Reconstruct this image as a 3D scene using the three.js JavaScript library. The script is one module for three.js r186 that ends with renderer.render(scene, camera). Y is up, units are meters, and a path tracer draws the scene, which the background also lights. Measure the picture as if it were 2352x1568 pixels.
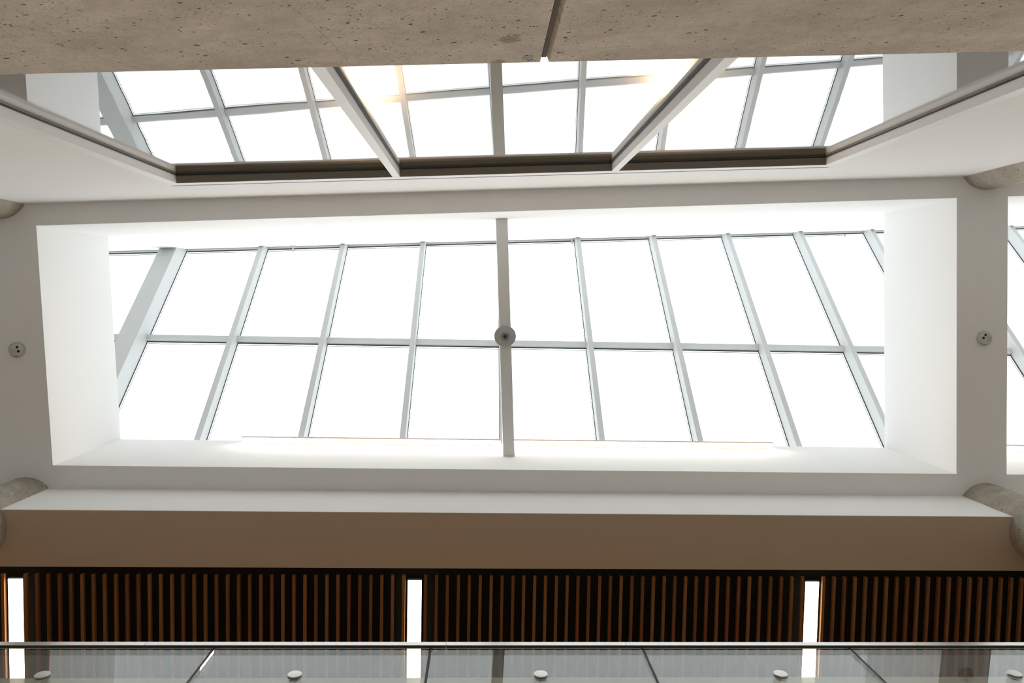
import * as THREE from 'three';
import { mergeGeometries } from 'three/addons/utils/BufferGeometryUtils.js';
import { ImprovedNoise } from 'three/addons/math/ImprovedNoise.js';
import { RectAreaLightUniformsLib } from 'three/addons/lights/RectAreaLightUniformsLib.js';

// ------------------------------------------------------------------ camera, sky, exposure
const scene = new THREE.Scene();
const renderer = new THREE.WebGLRenderer({ antialias: true });
renderer.toneMapping = THREE.LinearToneMapping;
renderer.toneMappingExposure = 1.0;
renderer.shadowMap.enabled = true;
RectAreaLightUniformsLib.init();

const EYE = 1.6;                                            // the photographer's eye above the ground floor
const camera = new THREE.PerspectiveCamera(49.008, 2352 / 1568, 0.05, 100);
camera.position.set(0, EYE, 0);
camera.up.set(-0.0161, 0.0564, 0.9983);                     // looking almost straight up
camera.lookAt(0.039, EYE + 0.9977, -0.0558);
scene.add(camera);

scene.background = new THREE.Color().setRGB(0.905, 0.972, 1.0);   // an even white overcast
scene.backgroundIntensity = 2.3;

// ------------------------------------------------------------------ measures (metres)
const CEIL = 9.25, WELL_TOP = 10.67, SOFFIT = 8.48, SLAT_Y = 8.55;
const TILT = Math.atan(0.0524);                             // the glazed wall runs 3 degrees off the gallery
const WALL_Z = 1.095, BACK_Z = 0.879, FRONT_Z = -1.755, FASCIA_Z = -1.99, SOFFIT_BACK = -2.515;
const backZ = (x) => BACK_Z + 0.0525 * x, ridgeZ = (x) => backZ(x) + 0.10;
const X_MIN = -13.97, X_MAX = 14.53;
const GALLERY_FLOOR = 4.97, RAIL_Y = 6.107, UPSTAND_TOP = 5.819, GLASS_Z = -2.132;

// ------------------------------------------------------------------ helpers
let seedState = 20417;
const rnd = () => { seedState = (seedState * 1664525 + 1013904223) >>> 0; return seedState / 4294967296; };
const noise = new ImprovedNoise();
const taken = new Map();
function numbered(name) { const n = taken.get(name) ?? 0; taken.set(name, n + 1); return n ? `${name}_${String(n).padStart(3, '0')}` : name; }
function shade(o) { o.castShadow = true; o.receiveShadow = true; return o; }
function part(name, geometry, material, parent) { const m = shade(new THREE.Mesh(geometry, material)); m.name = name; parent.add(m); return m; }
function struct(name, geometry, material) {
  const m = shade(geometry ? new THREE.Mesh(geometry, material) : new THREE.Group());
  m.name = numbered(name); m.userData.kind = 'structure'; scene.add(m); return m;
}
function thing(name, label, category, group) {
  const g = new THREE.Group(); g.name = numbered(name); g.userData = { label, category };
  if (group) g.userData.group = group;
  scene.add(g); return g;
}
// an axis aligned block from corner to corner, uv in metres
function block(x0, x1, y0, y1, z0, z1) {
  const g = new THREE.BoxGeometry(x1 - x0, y1 - y0, z1 - z0);
  g.translate((x0 + x1) / 2, (y0 + y1) / 2, (z0 + z1) / 2);
  return metreUv(g);
}
function metreUv(g) {
  const p = g.attributes.position, n = g.attributes.normal, uv = g.attributes.uv;
  for (let i = 0; i < p.count; i++) {
    const ax = Math.abs(n.getX(i)), ay = Math.abs(n.getY(i)), az = Math.abs(n.getZ(i));
    if (ay >= ax && ay >= az) uv.setXY(i, p.getX(i), p.getZ(i));
    else if (ax >= az) uv.setXY(i, p.getZ(i), p.getY(i));
    else uv.setXY(i, p.getX(i), p.getY(i));
  }
  return g;
}
// a polygon given as [z, y] pairs, drawn out along x from x0 to x1
function prismX(profile, x0, x1) {
  const s = new THREE.Shape(profile.map(([z, y]) => new THREE.Vector2(-z, y)));
  const g = new THREE.ExtrudeGeometry(s, { depth: x1 - x0, bevelEnabled: false });
  g.rotateY(Math.PI / 2); g.translate(x0, 0, 0);              // shape x (-z) -> world z after the turn
  return metreUv(g);
}
// a polygon given as [x, z] pairs (with holes), drawn upwards from y0 to y1
function prismY(outline, holes, y0, y1) {
  const toShape = (pts, C) => new C(pts.map(([x, z]) => new THREE.Vector2(x, -z)));
  const s = toShape(outline, THREE.Shape);
  for (const h of holes) s.holes.push(toShape(h, THREE.Path));
  const g = new THREE.ExtrudeGeometry(s, { depth: y1 - y0, bevelEnabled: false });
  g.rotateX(-Math.PI / 2); g.translate(0, y0, 0);
  return metreUv(g);
}
function ring(outer, inner, depth) {                         // flat frame between two polygons in x, y, drawn along +z
  const s = new THREE.Shape(outer.map(([x, y]) => new THREE.Vector2(x, y)));
  s.holes.push(new THREE.Path(inner.map(([x, y]) => new THREE.Vector2(x, y))));
  return new THREE.ExtrudeGeometry(s, { depth, bevelEnabled: false });
}
function lathe(points, segments = 40) { return new THREE.LatheGeometry(points.map(([r, y]) => new THREE.Vector2(r, y)), segments); }
function areaLight(color, intensity, w, h, pos, target) {
  const l = new THREE.RectAreaLight(color, intensity, w, h);
  l.position.set(...pos); l.lookAt(...target); scene.add(l); return l;
}

// ------------------------------------------------------------------ textures
function dataTexture(w, h, fn, srgb) {
  const d = new Uint8Array(w * h * 4);
  for (let y = 0; y < h; y++) for (let x = 0; x < w; x++) {
    const c = fn(x, y), o = (y * w + x) * 4;
    d[o] = c[0]; d[o + 1] = c[1]; d[o + 2] = c[2]; d[o + 3] = 255;
  }
  const t = new THREE.DataTexture(d, w, h);
  t.wrapS = t.wrapT = THREE.RepeatWrapping; t.magFilter = THREE.LinearFilter; t.minFilter = THREE.LinearMipmapLinearFilter;
  t.generateMipmaps = true; t.needsUpdate = true;
  if (srgb) t.colorSpace = THREE.SRGBColorSpace;
  return t;
}
const clamp = (v) => Math.max(0, Math.min(255, v));
// concrete: a cast face 4.8 m x 1.2 m, mottled, with air pores of many sizes and a few damp stains
const CW = 2048, CH = 512, CM_W = 4.8, CM_H = 1.2;
const pit = new Float32Array(CW * CH), stain = new Float32Array(CW * CH);
function stampPore(cx, cy, rx, ry, a, depth) {
  const r = Math.ceil(Math.max(rx, ry)) + 2, ca = Math.cos(a), sa = Math.sin(a);
  for (let y = -r; y <= r; y++) for (let x = -r; x <= r; x++) {
    const u = (x * ca + y * sa) / rx, v = (-x * sa + y * ca) / ry, q = Math.sqrt(u * u + v * v);
    const k = Math.max(0, Math.min(1, (1.25 - q) / 0.5)) * depth;
    const i = ((cy + y + CH * 4) % CH) * CW + ((cx + x + CW * 4) % CW);
    if (k > pit[i]) pit[i] = k;
  }
}
for (let i = 0; i < 12500; i++) {
  const x = Math.floor(rnd() * CW), y = Math.floor(rnd() * CH);
  const dense = 0.5 + 0.5 * noise.noise(x / 170, y / 90, 3.3);
  if (rnd() > dense * dense * 2.1) continue;
  const t = rnd(), r = t < 0.90 ? 0.4 + rnd() * 0.65 : t < 0.983 ? 0.9 + rnd() * 0.9 : 1.7 + rnd() * 1.6;
  stampPore(x, y, r * (0.95 + rnd() * 0.7), r * (0.65 + rnd() * 0.4), (rnd() - 0.5) * 1.4, 0.35 + 0.65 * Math.min(1, r / 1.6) * (0.6 + 0.4 * rnd()));
}
// a hairline crack
{ let x = 700, y = 0; for (let i = 0; i < 900 && y < CH; i++) { x += (rnd() - 0.5) * 1.6 + 0.12; y += 0.7; const k = Math.floor(y) * CW + (Math.floor(x) % CW); if (pit[k] < 0.28) pit[k] = 0.28; } }
// damp stains near the top edge beside the joint: [metres along, metres up, radii]
for (const [mx, my, rx, ry, s] of [[0.06, 4.617, 0.045, 0.05, 1], [0.09, 4.57, 0.02, 0.018, .8], [0.026, 4.90, 0.034, 0.04, 1], [0.15, 4.845, 0.03, 0.04, 0.7]]) {
  const cx = ((mx + CM_W / 2) / CM_W) * CW, cy = (((my - 3.8) / CM_H)) * CH;
  for (let y = -40; y <= 40; y++) for (let x = -60; x <= 60; x++) {
    const u = x / (rx / CM_W * CW), v = y / (ry / CM_H * CH), q = Math.sqrt(u * u + v * v) + 0.45 * noise.noise((cx + x) / 6, (cy + y) / 6, 9.1);
    const k = Math.max(0, Math.min(1, (1.0 - q) / 0.3)) * s * (0.75 + 0.5 * noise.noise((cx + x) / 3, (cy + y) / 3, 1.7));
    const i = ((Math.round(cy + y) + CH) % CH) * CW + ((Math.round(cx + x) + CW) % CW);
    if (k > stain[i]) stain[i] = k;
  }
}
const grainOf = (x, y, s) => noise.noise(x / s, y / s, s * 0.37);
const concreteColor = dataTexture(CW, CH, (x, y) => {
  const i = y * CW + x;
  const m = 17 * grainOf(x + y * 0.8, y * 1.5, 210) + 12 * grainOf(x + y * 0.5, y * 1.2, 70) + 9 * grainOf(x, y, 21) + 8 * grainOf(x, y, 6) + (rnd() - 0.5) * 20;
  const k = 1 - 0.66 * pit[i], st = 1 - 0.30 * Math.max(0, stain[i]);
  return [clamp((190 + m) * k * st), clamp((175 + m) * k * st * (1 - 0.02 * stain[i])), clamp((158 + m * 0.95) * k * st * (1 - 0.05 * stain[i]))];
}, true);
const concreteBump = dataTexture(CW, CH, (x, y) => { const v = clamp(215 - 190 * pit[y * CW + x] + 14 * grainOf(x, y, 5) + 10 * grainOf(x, y, 24)); return [v, v, v]; });
for (const t of [concreteColor, concreteBump]) { t.repeat.set(1 / CM_W, 1 / CM_H); t.offset.set(0.5, -3.8 / CM_H); }
// painted plaster: the faint roller grain of a matt wall
const paintGrain = dataTexture(512, 512, (x, y) => { const v = clamp(128 + 40 * grainOf(x, y, 7) + 26 * grainOf(x, y, 3) + (rnd() - 0.5) * 30); return [v, v, v]; });
paintGrain.repeat.set(1 / 0.6, 1 / 0.6);
// timber: long grain, three tones
function timber(r, g, b, s) {
  const t = dataTexture(64, 1024, (x, y) => {
    const m = 16 * noise.noise(x / 5, y / 160, s) + 9 * noise.noise(x / 2, y / 60, s + 4) + (rnd() - 0.5) * 10 - 26 * Math.max(0, noise.noise(x / 9, y / 45, s + 11) - 0.45);
    return [clamp(r + m), clamp(g + m * 0.72), clamp(b + m * 0.5)];
  }, true);
  t.repeat.set(8, 1 / 2.2); return t;
}

// ------------------------------------------------------------------ materials
const M = {};
M.paint = new THREE.MeshStandardMaterial({ color: new THREE.Color().setRGB(0.92, 0.915, 0.90), roughness: 0.92, bumpMap: paintGrain, bumpScale: 0.0004 });
M.taupe = new THREE.MeshStandardMaterial({ color: new THREE.Color().setRGB(0.58, 0.50, 0.39), roughness: 0.92, bumpMap: paintGrain, bumpScale: 0.0004 });  // white soffit with the brown of warm bounced light put into its colour
M.frame = new THREE.MeshStandardMaterial({ color: new THREE.Color().setRGB(0.58, 0.585, 0.58), roughness: 0.5 });
M.windowFrame = new THREE.MeshStandardMaterial({ color: new THREE.Color().setRGB(0.86, 0.86, 0.85), roughness: 0.5 });
M.bronze = new THREE.MeshStandardMaterial({ color: new THREE.Color().setRGB(0.25, 0.21, 0.165), roughness: 0.7 });
M.steel = new THREE.MeshStandardMaterial({ color: new THREE.Color().setRGB(0.80, 0.80, 0.77), roughness: 0.6 });
M.gasket = new THREE.MeshStandardMaterial({ color: new THREE.Color().setRGB(0.02, 0.024, 0.026), roughness: 0.6 });
M.grooveShade = new THREE.MeshStandardMaterial({ color: new THREE.Color().setRGB(0.13, 0.10, 0.075), roughness: 0.9 });  // dark tone for the shade inside the concrete groove
M.lip = new THREE.MeshStandardMaterial({ color: new THREE.Color().setRGB(0.34, 0.25, 0.18), roughness: 0.6 });
M.spacer = new THREE.MeshStandardMaterial({ color: new THREE.Color().setRGB(0.10, 0.10, 0.10), roughness: 0.5 });
M.concrete = new THREE.MeshStandardMaterial({ color: 0xffffff, map: concreteColor, bumpMap: concreteBump, bumpScale: 0.006, roughness: 0.88 });
const colC = concreteColor.clone(), colB = concreteBump.clone();
for (const t of [colC, colB]) { t.repeat.set(1, 1); t.offset.set(0, 0); }
M.columnConcrete = new THREE.MeshStandardMaterial({ color: new THREE.Color().setRGB(0.80, 0.87, 0.90), map: colC, bumpMap: colB, bumpScale: 0.006, roughness: 0.85 });
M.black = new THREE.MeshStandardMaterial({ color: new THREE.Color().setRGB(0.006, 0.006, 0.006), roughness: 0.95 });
const tones = [[140, 97, 51], [127, 84, 42], [148, 105, 59], [131, 81, 40]].map(([r, g, b], i) => new THREE.MeshStandardMaterial({ map: timber(r, g, b, 1.3 + i * 5), roughness: 0.7 }));
M.stainless = new THREE.MeshStandardMaterial({ color: new THREE.Color().setRGB(0.62, 0.61, 0.60), metalness: 1, roughness: 0.34 });
M.steelCap = new THREE.MeshStandardMaterial({ color: new THREE.Color().setRGB(0.62, 0.61, 0.60), metalness: 1, roughness: 0.22 });
M.clear = new THREE.MeshPhysicalMaterial({ color: 0xffffff, transmission: 1, roughness: 0, thickness: 0, ior: 1.5 });
M.windowGlass = new THREE.MeshPhysicalMaterial({ color: 0xffffff, transmission: 1, roughness: 0, thickness: 0, ior: 1.6 });
M.greenGlass = new THREE.MeshPhysicalMaterial({ color: new THREE.Color().setRGB(0.93, 0.97, 0.96), transmission: 1, roughness: 0, thickness: 0, ior: 1.70 });
M.plastic = new THREE.MeshStandardMaterial({ color: new THREE.Color().setRGB(0.72, 0.73, 0.70), roughness: 0.5 });
M.detector = new THREE.MeshStandardMaterial({ color: new THREE.Color().setRGB(0.60, 0.62, 0.57), roughness: 0.5 });
M.greyPlastic = new THREE.MeshStandardMaterial({ color: new THREE.Color().setRGB(0.50, 0.51, 0.50), roughness: 0.5 });
M.darkPlastic = new THREE.MeshStandardMaterial({ color: new THREE.Color().setRGB(0.22, 0.23, 0.22), roughness: 0.45 });
M.lens = new THREE.MeshStandardMaterial({ color: new THREE.Color().setRGB(0.008, 0.008, 0.008), roughness: 0.15 });
M.lampWarm = new THREE.MeshStandardMaterial({ color: 0xffffff, emissive: new THREE.Color().setRGB(1.0, 0.80, 0.58), emissiveIntensity: 7, roughness: 0.6 });
M.stripWarm = new THREE.MeshStandardMaterial({ color: 0xffffff, emissive: new THREE.Color().setRGB(1.0, 0.90, 0.80), emissiveIntensity: 5, roughness: 0.6 });
M.roomLamp = new THREE.MeshStandardMaterial({ color: 0xffffff, emissive: new THREE.Color().setRGB(1.0, 0.80, 0.55), emissiveIntensity: 10, roughness: 0.6 });
M.fillLamp = new THREE.MeshStandardMaterial({ color: 0xffffff, emissive: new THREE.Color().setRGB(1.0, 0.95, 0.86), emissiveIntensity: 4, roughness: 0.6 });  // glow of the added fill lights
M.alu = new THREE.MeshStandardMaterial({ color: new THREE.Color().setRGB(0.62, 0.58, 0.54), metalness: 0.3, roughness: 0.5 });
M.floor = new THREE.MeshStandardMaterial({ color: new THREE.Color().setRGB(0.72, 0.72, 0.69), roughness: 0.5, bumpMap: paintGrain, bumpScale: 0.0003 });
M.oak = new THREE.MeshStandardMaterial({ map: timber(176, 128, 84, 40), roughness: 0.55 });
M.upstand = new THREE.MeshStandardMaterial({ color: new THREE.Color().setRGB(0.50, 0.46, 0.38), roughness: 0.9 });
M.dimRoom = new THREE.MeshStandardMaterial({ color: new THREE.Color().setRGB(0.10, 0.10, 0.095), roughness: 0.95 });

// ------------------------------------------------------------------ the shell
// the main ceiling: a deep white slab cut by three light wells, the cross walls between them left standing
const wells = [[-13.5, -4.92], [-4.38, 4.97], [5.515, 14.1]];
const side = (xc, z) => xc - 0.0515 * (z + 0.55);            // the wells' end walls stand square to the glazed wall
const wellHole = ([a, b]) => {
  const q = (xc) => { let z = backZ(xc); for (let i = 0; i < 4; i++) z = backZ(side(xc, z)); return [side(xc, z), z]; };
  return [[side(a, FRONT_Z), FRONT_Z], [side(b, FRONT_Z), FRONT_Z], q(b), q(a)];
};
struct('ceiling', prismY([[X_MIN, -2.75], [X_MAX, -2.75], [X_MAX, WALL_Z + 0.0524 * X_MAX + 0.12], [X_MIN, WALL_Z + 0.0524 * X_MIN + 0.12]], wells.map(wellHole), CEIL, WELL_TOP), M.paint);
// the wall above the wells that carries the ridge of the glazing
struct('wall_ridge', prismY([[X_MIN, ridgeZ(X_MIN)], [X_MAX, ridgeZ(X_MAX)], [X_MAX, ridgeZ(X_MAX) + 0.3], [X_MIN, ridgeZ(X_MIN) + 0.3]], [], WELL_TOP - 0.05, 15.6), M.paint);
// the bulkhead at the gallery edge: white fascia, underside tinted taupe for the warm dim light
const bulkhead = struct('ceiling_bulkhead', block(X_MIN, X_MAX, SOFFIT + 0.012, CEIL, SOFFIT_BACK + 0.01, FASCIA_Z), M.paint);
part('soffit_board', block(X_MIN, X_MAX, SOFFIT, SOFFIT + 0.012, SOFFIT_BACK, FASCIA_Z), M.taupe, bulkhead);
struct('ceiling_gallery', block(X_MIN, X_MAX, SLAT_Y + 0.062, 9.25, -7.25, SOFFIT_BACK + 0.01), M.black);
struct('wall_left', block(X_MIN - 0.25, X_MIN, -0.2, 15.6, -7.5, 7), M.paint);
struct('wall_right', block(X_MAX, X_MAX + 0.25, -0.2, 15.6, -7.5, 7), M.paint);
struct('wall_rear', block(X_MIN, X_MAX, -0.2, 10.7, -7.5, -7.25), M.paint);
struct('floor', block(X_MIN, X_MAX, -0.2, 0, -7.5, 2.2), M.floor);
const gallery = struct('floor_gallery', block(X_MIN, X_MAX, GALLERY_FLOOR - 0.45, GALLERY_FLOOR - 0.02, -7.25, -2.185), M.paint);
part('timber_flooring', block(X_MIN, X_MAX, GALLERY_FLOOR - 0.02, GALLERY_FLOOR, -7.25, -2.33), M.oak, gallery);
struct('wall_upstand', block(X_MIN, X_MAX, GALLERY_FLOOR - 0.02, UPSTAND_TOP, -2.33, -2.185), M.upstand);

// ---- the glazed wall, built along its own line: x along the wall, z into the room behind it
const wallFrame = (o) => { o.position.set(0, 0, WALL_Z); o.rotation.y = -TILT; return o; };
{
  const s = new THREE.Shape([[X_MIN, 4.94], [X_MAX, 4.94], [X_MAX, CEIL], [X_MIN, CEIL]].map(([x, y]) => new THREE.Vector2(x, y)));
  s.holes.push(new THREE.Path([[-2.755, 4.945], [3.12, 4.945], [3.12, 8.378], [-2.755, 8.378]].map(([x, y]) => new THREE.Vector2(x, y))));
  const g = new THREE.ExtrudeGeometry(s, { depth: 0.16, bevelEnabled: false });
  wallFrame(struct('wall_front', metreUv(g), M.paint));
}
const win = wallFrame(struct('window_1'));
const WX = [-2.664, -0.810, -0.746, 1.113, 1.175, 3.030], HEAD = 8.232, SILL = 4.945, GLZ = 0.066;
part('frame_head', block(-2.755, 3.12, HEAD + 0.006, 8.352, -0.006, 0.12), M.windowFrame, win);
part('head_lining', block(-2.664, 3.03, HEAD, HEAD + 0.006, -0.005, 0.12), M.bronze, win);
part('shadow_gap_strip', block(-2.755, 3.12, 8.352, 8.378, -0.0068, 0.12), M.gasket, win);  // flush black strip standing in for the shadow gap over the frame
part('frame_sill', block(-2.664, 3.03, SILL, SILL + 0.07, -0.004, 0.12), M.windowFrame, win);
part('jamb', block(-2.755, -2.664, SILL, HEAD, -0.006, 0.12), M.windowFrame, win);
part('jamb', block(3.030, 3.12, SILL, HEAD, -0.006, 0.12), M.windowFrame, win);
part('mullion', block(WX[1], WX[2], SILL, HEAD, -0.006, 0.12), M.windowFrame, win);
part('mullion', block(WX[3], WX[4], SILL, HEAD, -0.006, 0.12), M.windowFrame, win);
// a pane with the slight roller wave of float glass, two sheets with an air gap
function sheet(w, h, t, s) {
  const g = new THREE.BoxGeometry(w, h, t, 40, 60, 1), p = g.attributes.position;
  for (let i = 0; i < p.count; i++) p.setZ(i, p.getZ(i) + 0.00011 * noise.noise(p.getX(i) * 2.3 + s * 7, p.getY(i) * 3.4, s) + 0.00022 * noise.noise(p.getX(i) * 0.9, p.getY(i) * 1.1 + s * 3, s + 20));
  g.computeVertexNormals(); return g;
}
for (let k = 0; k < 3; k++) {
  const x0 = WX[2 * k], x1 = WX[2 * k + 1], y0 = SILL + 0.07, w = x1 - x0, h = HEAD - y0;
  const pane = part('pane', sheet(w - 0.004, h - 0.004, 0.003, k + 1), M.windowGlass, win);
  pane.position.set((x0 + x1) / 2, (y0 + HEAD) / 2, GLZ + 0.004);
  const inner = part('inner_sheet', sheet(w - 0.004, h - 0.004, 0.003, k + 1), M.windowGlass, pane); inner.position.z = 0.0045;
  const o = 0.011, a = w / 2 - 0.002, b = h / 2 - 0.002;
  const gk = part('gasket', ring([[-a, -b], [a, -b], [a, b], [-a, b]], [[-a + o, -b + o], [a - o, -b + o], [a - o, b - o], [-a + o, b - o]], 0.009), M.gasket, pane);
  gk.position.z = -0.0135;
}
// ---- cast concrete below the glazing, two panels with a splayed joint between them
{
  const J = 0.247, top = 4.94, face = -0.066;
  const pts = [[X_MIN, 0.4], [X_MIN, face], [J - 0.02, face], [J - 0.0125, face + 0.024], [J + 0.0125, face + 0.024], [J + 0.02, face], [X_MAX, face], [X_MAX, 0.4]];
  const s = new THREE.Shape(pts.map(([x, z]) => new THREE.Vector2(x, -z)).reverse());
  const g = new THREE.ExtrudeGeometry(s, { depth: top, bevelEnabled: false });
  g.rotateX(-Math.PI / 2);
  const p = g.attributes.position, uv = g.attributes.uv;
  for (let i = 0; i < p.count; i++) uv.setXY(i, p.getX(i) + 0.3 * p.getZ(i), p.getY(i) + 0.4 * p.getZ(i));
  const wall = wallFrame(struct('wall_front_concrete', g, M.concrete));
  part('groove_shade', block(J - 0.0122, J + 0.0085, 0, top - 0.004, face + 0.020, face + 0.0245), M.grooveShade, wall);  // dark strip painting the shade on the left of the groove
}
// ---- the room behind the glazed wall
{
  const room = struct('wall_far');
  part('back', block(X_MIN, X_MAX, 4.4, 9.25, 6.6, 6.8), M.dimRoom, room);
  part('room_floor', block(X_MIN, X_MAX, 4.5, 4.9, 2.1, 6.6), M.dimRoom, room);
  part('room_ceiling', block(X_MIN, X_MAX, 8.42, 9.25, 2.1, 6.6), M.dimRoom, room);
  wallFrame(struct('trim_1', block(X_MIN, X_MAX, 8.40, 9.25, 0.16, 1.6), M.paint));
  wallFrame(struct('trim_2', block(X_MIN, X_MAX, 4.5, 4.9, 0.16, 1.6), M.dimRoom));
}

// ------------------------------------------------------------------ the skylight: a lean-to of rafters, transoms and panes
const PITCH = Math.tan(THREE.MathUtils.degToRad(46.4)), COSP = Math.cos(Math.atan(PITCH)), SINP = Math.sin(Math.atan(PITCH));
const EAVE_Z = -1.77, EAVE_Y = EYE + 9.93;
const glassY = (z, below = 0) => EAVE_Y + PITCH * (z - EAVE_Z) - below / COSP;
const glassZ = (y, below = 0) => EAVE_Z + (y + below / COSP - EAVE_Y) / PITCH;
const sky = struct('window_2');
const RP = 1.2930, R0 = 0.279, rafters = [], RH = 0.037;
for (let i = -11; i <= 11; i++) rafters.push(R0 + i * RP);
const MAIN = 7, FOOT = -2.60, RIDGE_IN = 0.02;
function rafter(x0, x1, depth) {
  const zb = ridgeZ((x0 + x1) / 2) + 0.03;
  const prof = [[glassZ(WELL_TOP, depth), WELL_TOP], [FOOT, WELL_TOP], [FOOT, Math.max(WELL_TOP + 0.001, glassY(FOOT))], [zb, glassY(zb)], [zb, glassY(zb, depth)]];
  return prismX(prof, x0, x1);
}
rafters.forEach((x, i) => {
  if (i === MAIN) part('main_rafter', rafter(x - 0.222, x + RH, 0.32), M.frame, sky);
  else part('rafter', rafter(x - RH, x + RH, 0.212), M.frame, sky);
});
const zMid = -0.713, T = new THREE.Vector3(0, SINP, COSP), N = new THREE.Vector3(0, -COSP, SINP), XA = new THREE.Vector3(1, 0, 0);
const planeBasis = new THREE.Matrix4().makeBasis(XA, T, N), planeQ = new THREE.Quaternion().setFromRotationMatrix(planeBasis);
const slope = (z) => (z - zMid) / COSP;                     // distance up the slope from the transom line
for (let i = 0; i + 1 < rafters.length; i++) {
  const a = rafters[i] + RH, b = rafters[i + 1] - (i + 1 === MAIN ? 0.222 : RH), xc = (a + b) / 2, h = (b - a) / 2;
  const put = (o) => { o.position.set(xc, glassY(zMid), zMid); o.quaternion.copy(planeQ); return o; };
  const tr = new THREE.BoxGeometry(2 * h, 0.09, 0.07); tr.translate(0, 0.045, 0.035);
  put(part('transom', tr, M.frame, sky));
  const bottom = slope(FOOT + 0.02), topA = slope(ridgeZ(a)) - RIDGE_IN, topB = slope(ridgeZ(b)) - RIDGE_IN;
  const head = new THREE.ExtrudeGeometry(new THREE.Shape([[-h, topA - 0.055], [h, topB - 0.055], [h, topB + 0.04], [-h, topA + 0.04]].map(([x, y]) => new THREE.Vector2(x, y))), { depth: 0.05, bevelEnabled: false });
  put(part('ridge_rail', head, M.frame, sky));
  for (const q of [[[-h, bottom], [h, bottom], [h, 0], [-h, 0]], [[-h, 0.09], [h, 0.09], [h, topB - 0.055], [-h, topA - 0.055]]]) {
    const g = new THREE.ExtrudeGeometry(new THREE.Shape(q.map(([x, y]) => new THREE.Vector2(x, y))), { depth: 0.01, bevelEnabled: false });
    const pane = put(part('pane', g, M.clear, sky));
    const o = 0.008, inn = [[q[0][0] + o, q[0][1] + o], [q[1][0] - o, q[1][1] + o], [q[2][0] - o, q[2][1] - o * 1.6], [q[3][0] + o, q[3][1] - o * 1.6]];
    const gk = part('gasket', ring(q, inn, 0.012), M.gasket, pane); gk.position.z = 0.0105;
    const off = (d) => [[q[0][0] + d, q[0][1] + d], [q[1][0] - d, q[1][1] + d], [q[2][0] - d, q[2][1] - d * 1.3], [q[3][0] + d, q[3][1] - d * 1.3]];
    const sp = part('spacer_bar', ring(off(0.0125), off(0.0175), 0.006), M.spacer, pane); sp.position.z = -0.010;
  }
}

// ------------------------------------------------------------------ the slatted gallery ceiling and its lamps
const slats = struct('ceiling_slatted');
const slatX = (i) => (i <= 34 ? -0.6068 + (i - 34) * 0.10238 : -0.6068 + (i - 34) * 0.10335);
const lampAt = [-2, 34, 71];
for (let i = -32; i <= 105; i++) {
  if (lampAt.includes(i) || i === -38 || i === 108) continue;
  const x = slatX(i), z1 = -2.612, z0 = -7.2, g = new THREE.BoxGeometry(0.028, 0.030, z1 - z0);
  g.translate(0, 0.015, (z0 + z1) / 2);
  const p = g.attributes.position, uv = g.attributes.uv, off = rnd() * 9;
  for (let v = 0; v < p.count; v++) uv.setXY(v, p.getX(v) + 0.4 * p.getY(v) + off, p.getZ(v) + off);
  const m = part('slat', g, tones[Math.floor(rnd() * 4)], slats); m.position.set(x, SLAT_Y, 0);
}
lampAt.forEach((i, k) => {
  const x = slatX(i), t = thing('linear_light', `long glowing ceiling light recessed between timber slats, ${['leftmost of the three', 'middle one of the three', 'rightmost of the three'][k]}`, 'ceiling light', 'lights in the slatted ceiling');
  t.position.set(x, SLAT_Y, 0);
  part('housing', block(-0.067, 0.067, 0.030, 0.038, -7.1, -2.65), M.black, t);
  const d = new THREE.BoxGeometry(0.129, 0.010, 4.42); d.translate(0, 0.025, -4.877);
  part('diffuser', d, M.lampWarm, t);
  areaLight(new THREE.Color().setRGB(1.0, 0.80, 0.58), 11, 0.125, 4.4, [x, SLAT_Y + 0.018, -4.877], [x, 0, -4.877]);
});

// unseen fill lights added under the gallery to brighten ceiling and walls
for (let k = 0; k < 8; k++) {
  const x = -8.4 + k * 2.4, y = GALLERY_FLOOR - 0.45;
  const t = thing('added_fill_light', `added unseen fill light under the gallery floor, ${['first', 'second', 'third', 'fourth', 'fifth', 'sixth', 'seventh', 'last'][k]} of the row from the left`, 'ceiling light', 'added fill lights under the gallery');
  t.position.set(x, y, 0);
  part('housing', block(-0.12, 0.12, -0.05, 0, -6.6, -2.6), M.plastic, t);
  part('diffuser', block(-0.11, 0.11, -0.06, -0.05, -6.55, -2.65), M.fillLamp, t);
  areaLight(new THREE.Color().setRGB(1.0, 0.98, 0.94), 5.4, 0.21, 3.86, [x, y - 0.064, -4.6], [x, 0, -4.6]);
}

// ------------------------------------------------------------------ concrete columns
function column(x, z, label) {
  const r = 0.282, g = new THREE.CylinderGeometry(r, r, CEIL, 56, 1, true);
  const uv = g.attributes.uv;
  for (let i = 0; i < uv.count; i++) uv.setXY(i, uv.getX(i) * 0.37 + x * 0.1, uv.getY(i) * CEIL / CM_H + z * 0.2);
  const t = thing('column', label, 'column', 'round concrete columns');
  t.position.set(x, 0, z);
  const m = part('shaft', g, M.columnConcrete, t); m.position.y = CEIL / 2;
  part('joint_ring', lathe([[r - 0.006, 0], [r - 0.006, 0.012]].map(([a, b]) => [a, b + CEIL - 0.012])), M.gasket, t);
}
column(5.355, -2.13, 'round grey concrete column right of the white fascia, at the end of the taupe soffit');
column(-4.585, -2.16, 'round grey concrete column left of the white fascia, at the end of the taupe soffit');
column(5.18, 1.505, 'round concrete column half set in the white wall right of the big window');
column(-4.80, 0.985, 'round concrete column half set in the white wall left of the big window');

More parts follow.
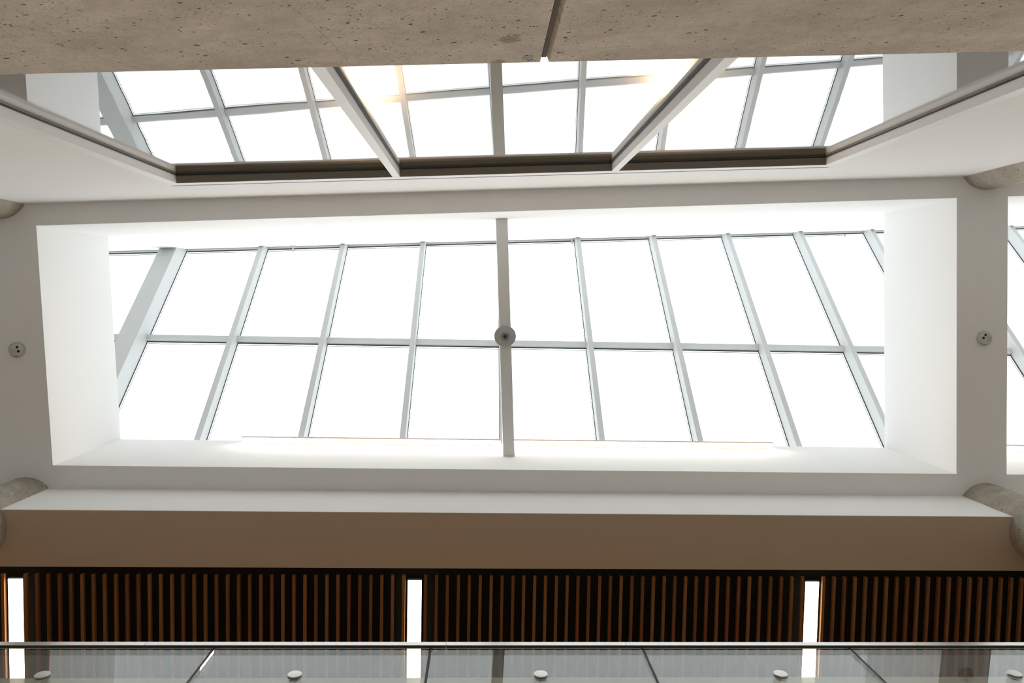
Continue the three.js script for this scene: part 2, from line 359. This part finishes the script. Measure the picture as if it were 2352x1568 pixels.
// ------------------------------------------------------------------ the white tie beam across the light well and the disc below it
{
  const y0 = EYE + 8.30, a = new THREE.Vector3(0.187, 0, backZ(0.187)), b = new THREE.Vector3(0.314, 0, FRONT_Z), mid = a.clone().add(b).multiplyScalar(0.5);
  const t = thing('tie_beam', 'white steel beam crossing the middle of the light well under the skylight', 'beam');
  t.position.set(mid.x, y0, mid.z); t.rotation.y = Math.atan2(a.x - b.x, a.z - b.z);
  const L = a.distanceTo(b), g = new THREE.BoxGeometry(0.127, 0.19, L); g.translate(0, 0.095, 0);
  part('box_section', g, M.steel, t);
  for (const s of [-1, 1]) { const e = new THREE.BoxGeometry(0.131, 0.194, 0.006); e.translate(0, 0.095, s * (L / 2 - 0.004)); part('end_plate', e, M.steel, t); }
  const d = thing('sensor_disc', 'round grey disc with a dark lens fixed under the middle of the white beam', 'sensor');
  d.position.set(0.2465, y0, -0.407);
  part('mounting_plate', lathe([[0, 0], [0.121, 0], [0.121, -0.016], [0.114, -0.024], [0, -0.024]]), M.greyPlastic, d);
  part('dome', lathe([[0.05, -0.024], [0.05, -0.034], [0.044, -0.045], [0.03, -0.052], [0, -0.054]]), M.darkPlastic, d);
  part('lens', lathe([[0.022, -0.050], [0.020, -0.058], [0.012, -0.064], [0, -0.066]]), M.lens, d);
}

// ------------------------------------------------------------------ detectors on the ceiling strips
function detector(x, z, button, ports, from, label) {
  const t = thing('smoke_detector', label, 'smoke detector', 'detectors on the ceiling beside the light well');
  t.position.set(x, CEIL, z);
  part('base', lathe([[0, 0], [0.078, 0], [0.078, -0.012], [0.074, -0.018], [0, -0.018]]), M.detector, t);
  part('cover', lathe([[0.066, -0.018], [0.064, -0.034], [0.056, -0.044], [0, -0.047]]), M.detector, t);
  const cap = part('test_button', lathe([[0, -0.001], [0.020, -0.001], [0.023, 0.004], [0.026, 0.004], [0.026, -0.002], [0.023, -0.004], [0, -0.004]]), M.greyPlastic, t); cap.position.set(button[0], -0.0475, button[1]);
  for (const [px, pz] of ports) { const h = part('sounder_port', lathe([[0, -0.002], [0.0125, -0.002], [0.0135, 0.003]]), M.lens, t); h.position.set(px, -0.046, pz); }
  for (let k = 0; k < 5; k++) { const v = new THREE.BoxGeometry(0.022, 0.005, 0.004); const m = part('vent_slot', v, M.lens, t), a = from + k * 0.62; m.position.set(Math.cos(a) * 0.066, -0.026, Math.sin(a) * 0.066); m.rotation.y = -a + Math.PI / 2; }
}
detector(-4.647, -0.59, [-0.024, -0.002], [[0.026, 0.030], [0.038, -0.012]], 2.3, 'small round smoke detector on the ceiling left of the central light well');
detector(5.252, -0.316, [0.024, 0.002], [[-0.016, 0.040], [-0.036, 0.008]], 4.0, 'small round smoke detector on the ceiling strip between the two light wells');

// ------------------------------------------------------------------ wall washers on the front wall of the wells
function washer(x0, x1, label) {
  const y = EYE + 8.885, t = thing('wall_washer', label, 'wall light', 'linear lights on the front wall of the light wells');
  t.position.set((x0 + x1) / 2, y, FRONT_Z);
  const h = (x1 - x0) / 2;
  part('channel', block(-h, h, 0.030, 0.05, 0.001, 0.078), M.alu, t);
  part('front_lip', block(-h, h, -0.006, 0.03, 0.070, 0.078), M.lip, t);
  part('back_lip', block(-h + 0.05, h - 0.05, -0.013, 0.03, 0.001, 0.012), M.lip, t);
  part('diffuser', block(-h + 0.004, h - 0.004, 0.004, 0.029, 0.0125, 0.0695), M.stripWarm, t);
  areaLight(new THREE.Color().setRGB(1.0, 0.89, 0.79), 55, x1 - x0 - 0.02, 0.05, [(x0 + x1) / 2, y - 0.001, FRONT_Z + 0.04], [(x0 + x1) / 2, y - 1, FRONT_Z + 0.04]);
}
washer(-2.833, 0.235, 'thin bright strip light along the lower wall of the light well, left of the beam');
washer(0.385, 3.547, 'thin bright strip light along the lower wall of the light well, right of the beam');
washer(5.95, 11.5, 'end of a bright strip light in the second light well at the right edge');

// ------------------------------------------------------------------ sprinklers under the ridge
for (const [x, y, label] of [[-3.12, EYE + 12.42, 'small sidewall sprinkler under the skylight ridge, left of the beam'], [1.485, EYE + 12.72, 'small sidewall sprinkler under the skylight ridge, just right of the beam'], [6.42, EYE + 13.2, 'small sidewall sprinkler under the skylight ridge, near the right end wall']]) {
  const t = thing('fire_sprinkler', label, 'sprinkler', 'sprinklers under the ridge');
  t.position.set(x, y, ridgeZ(x)); t.rotation.set(-Math.PI / 2, 0, 0); t.scale.setScalar(1.25);
  part('escutcheon', lathe([[0, 0], [0.038, 0], [0.036, 0.008], [0.014, 0.012], [0, 0.012]], 24), M.plastic, t);
  part('body', lathe([[0.011, 0.01], [0.011, 0.045], [0.007, 0.05], [0.007, 0.075], [0, 0.075]], 20), M.alu, t);
  part('deflector', lathe([[0, 0.075], [0.026, 0.075], [0.028, 0.079], [0, 0.082]], 24), M.alu, t);
}

// ------------------------------------------------------------------ the glass balustrade of the gallery
{
  const t = thing('glass_balustrade', 'frameless glass balustrade with a flat steel handrail and round fixings below the slats', 'balustrade');
  t.position.set(0, 0, GLASS_Z);
  const X0 = -4.181, W = 1.298, n = 7;
  for (let k = 0; k < n; k++) {
    const g = new THREE.BoxGeometry(W - 0.016, RAIL_Y - 4.72, 0.017);
    const m = part('glass_panel', g, M.greenGlass, t); m.position.set(X0 + (k + 0.5) * W, (RAIL_Y - 0.02 + 4.70) / 2, 0);
    if (k) part('joint_seal', block(X0 + k * W - 0.0055, X0 + k * W + 0.0055, 4.72, RAIL_Y - 0.03, -0.0075, 0.0075), M.gasket, t);
  }
  const seams = [-4.19, -2.00, -0.194, 0.913, 2.75, 4.90];
  for (let k = 0; k + 1 < seams.length; k++) {
    const s = new THREE.Shape([[-0.014, -0.014], [-0.0095, -0.014], [-0.0095, -0.006], [0.0095, -0.006], [0.0095, -0.045], [0.021, -0.045], [0.0235, -0.0425], [0.0245, -0.002], [0.022, 0], [-0.012, 0], [-0.014, -0.002]].map(([z, y]) => new THREE.Vector2(-z, y)));
    const g = new THREE.ExtrudeGeometry(s, { depth: seams[k + 1] - seams[k] - 0.002, bevelEnabled: false });
    g.rotateY(Math.PI / 2); g.translate(seams[k] + 0.001, RAIL_Y, 0);
    const hr = part('handrail', metreUv(g), M.steelCap, t);
    part('rail_dark_reflection', block(seams[k] + 0.001, seams[k + 1] - 0.001, RAIL_Y - 0.0475, RAIL_Y - 0.01, 0.0088, 0.0205), M.gasket, hr);  // dark strip in place of the dark floor mirrored under the rail
  }
  for (let k = -1; k < 6; k++) {
    const f = part('standoff', lathe([[0, 0.0088], [0.0395, 0.0088], [0.0395, 0.020], [0.0375, 0.022], [0, 0.022]], 40), M.stainless, t);
    f.rotation.x = Math.PI / 2; f.position.set(0.3584 + (k - 2) * 1.379, EYE + 4.119, 0);
    const pin = part('spacer', new THREE.CylinderGeometry(0.010, 0.010, 0.038, 16), M.stainless, f); pin.position.y = -0.028;
  }
}

// ------------------------------------------------------------------ the two warm lamps in the room behind the window
for (const [x, z, label] of [[-1.02, 1.90, 'round warm lamp glowing behind the big window, left of the two'], [1.655, 2.06, 'round warm lamp glowing behind the big window, right of the two']]) {
  const t = thing('room_lamp', label, 'lamp', 'lamps behind the window');
  t.position.set(x, EYE + 6.56, z);
  part('stem', lathe([[0, 0.24], [0.05, 0.24], [0.05, 0.225], [0.008, 0.22], [0.008, 0.06], [0, 0.06]]), M.plastic, t);
  part('diffuser', lathe([[0, 0.075], [0.05, 0.07], [0.07, 0.04], [0.06, 0.01], [0.03, -0.004], [0, -0.006]]), M.roomLamp, t);
  const l = new THREE.PointLight(new THREE.Color().setRGB(1.0, 0.66, 0.36), 1.5); l.position.set(x, EYE + 6.72, z); l.castShadow = true; l.shadow.radius = 5; scene.add(l);
}

renderer.render(scene, camera);
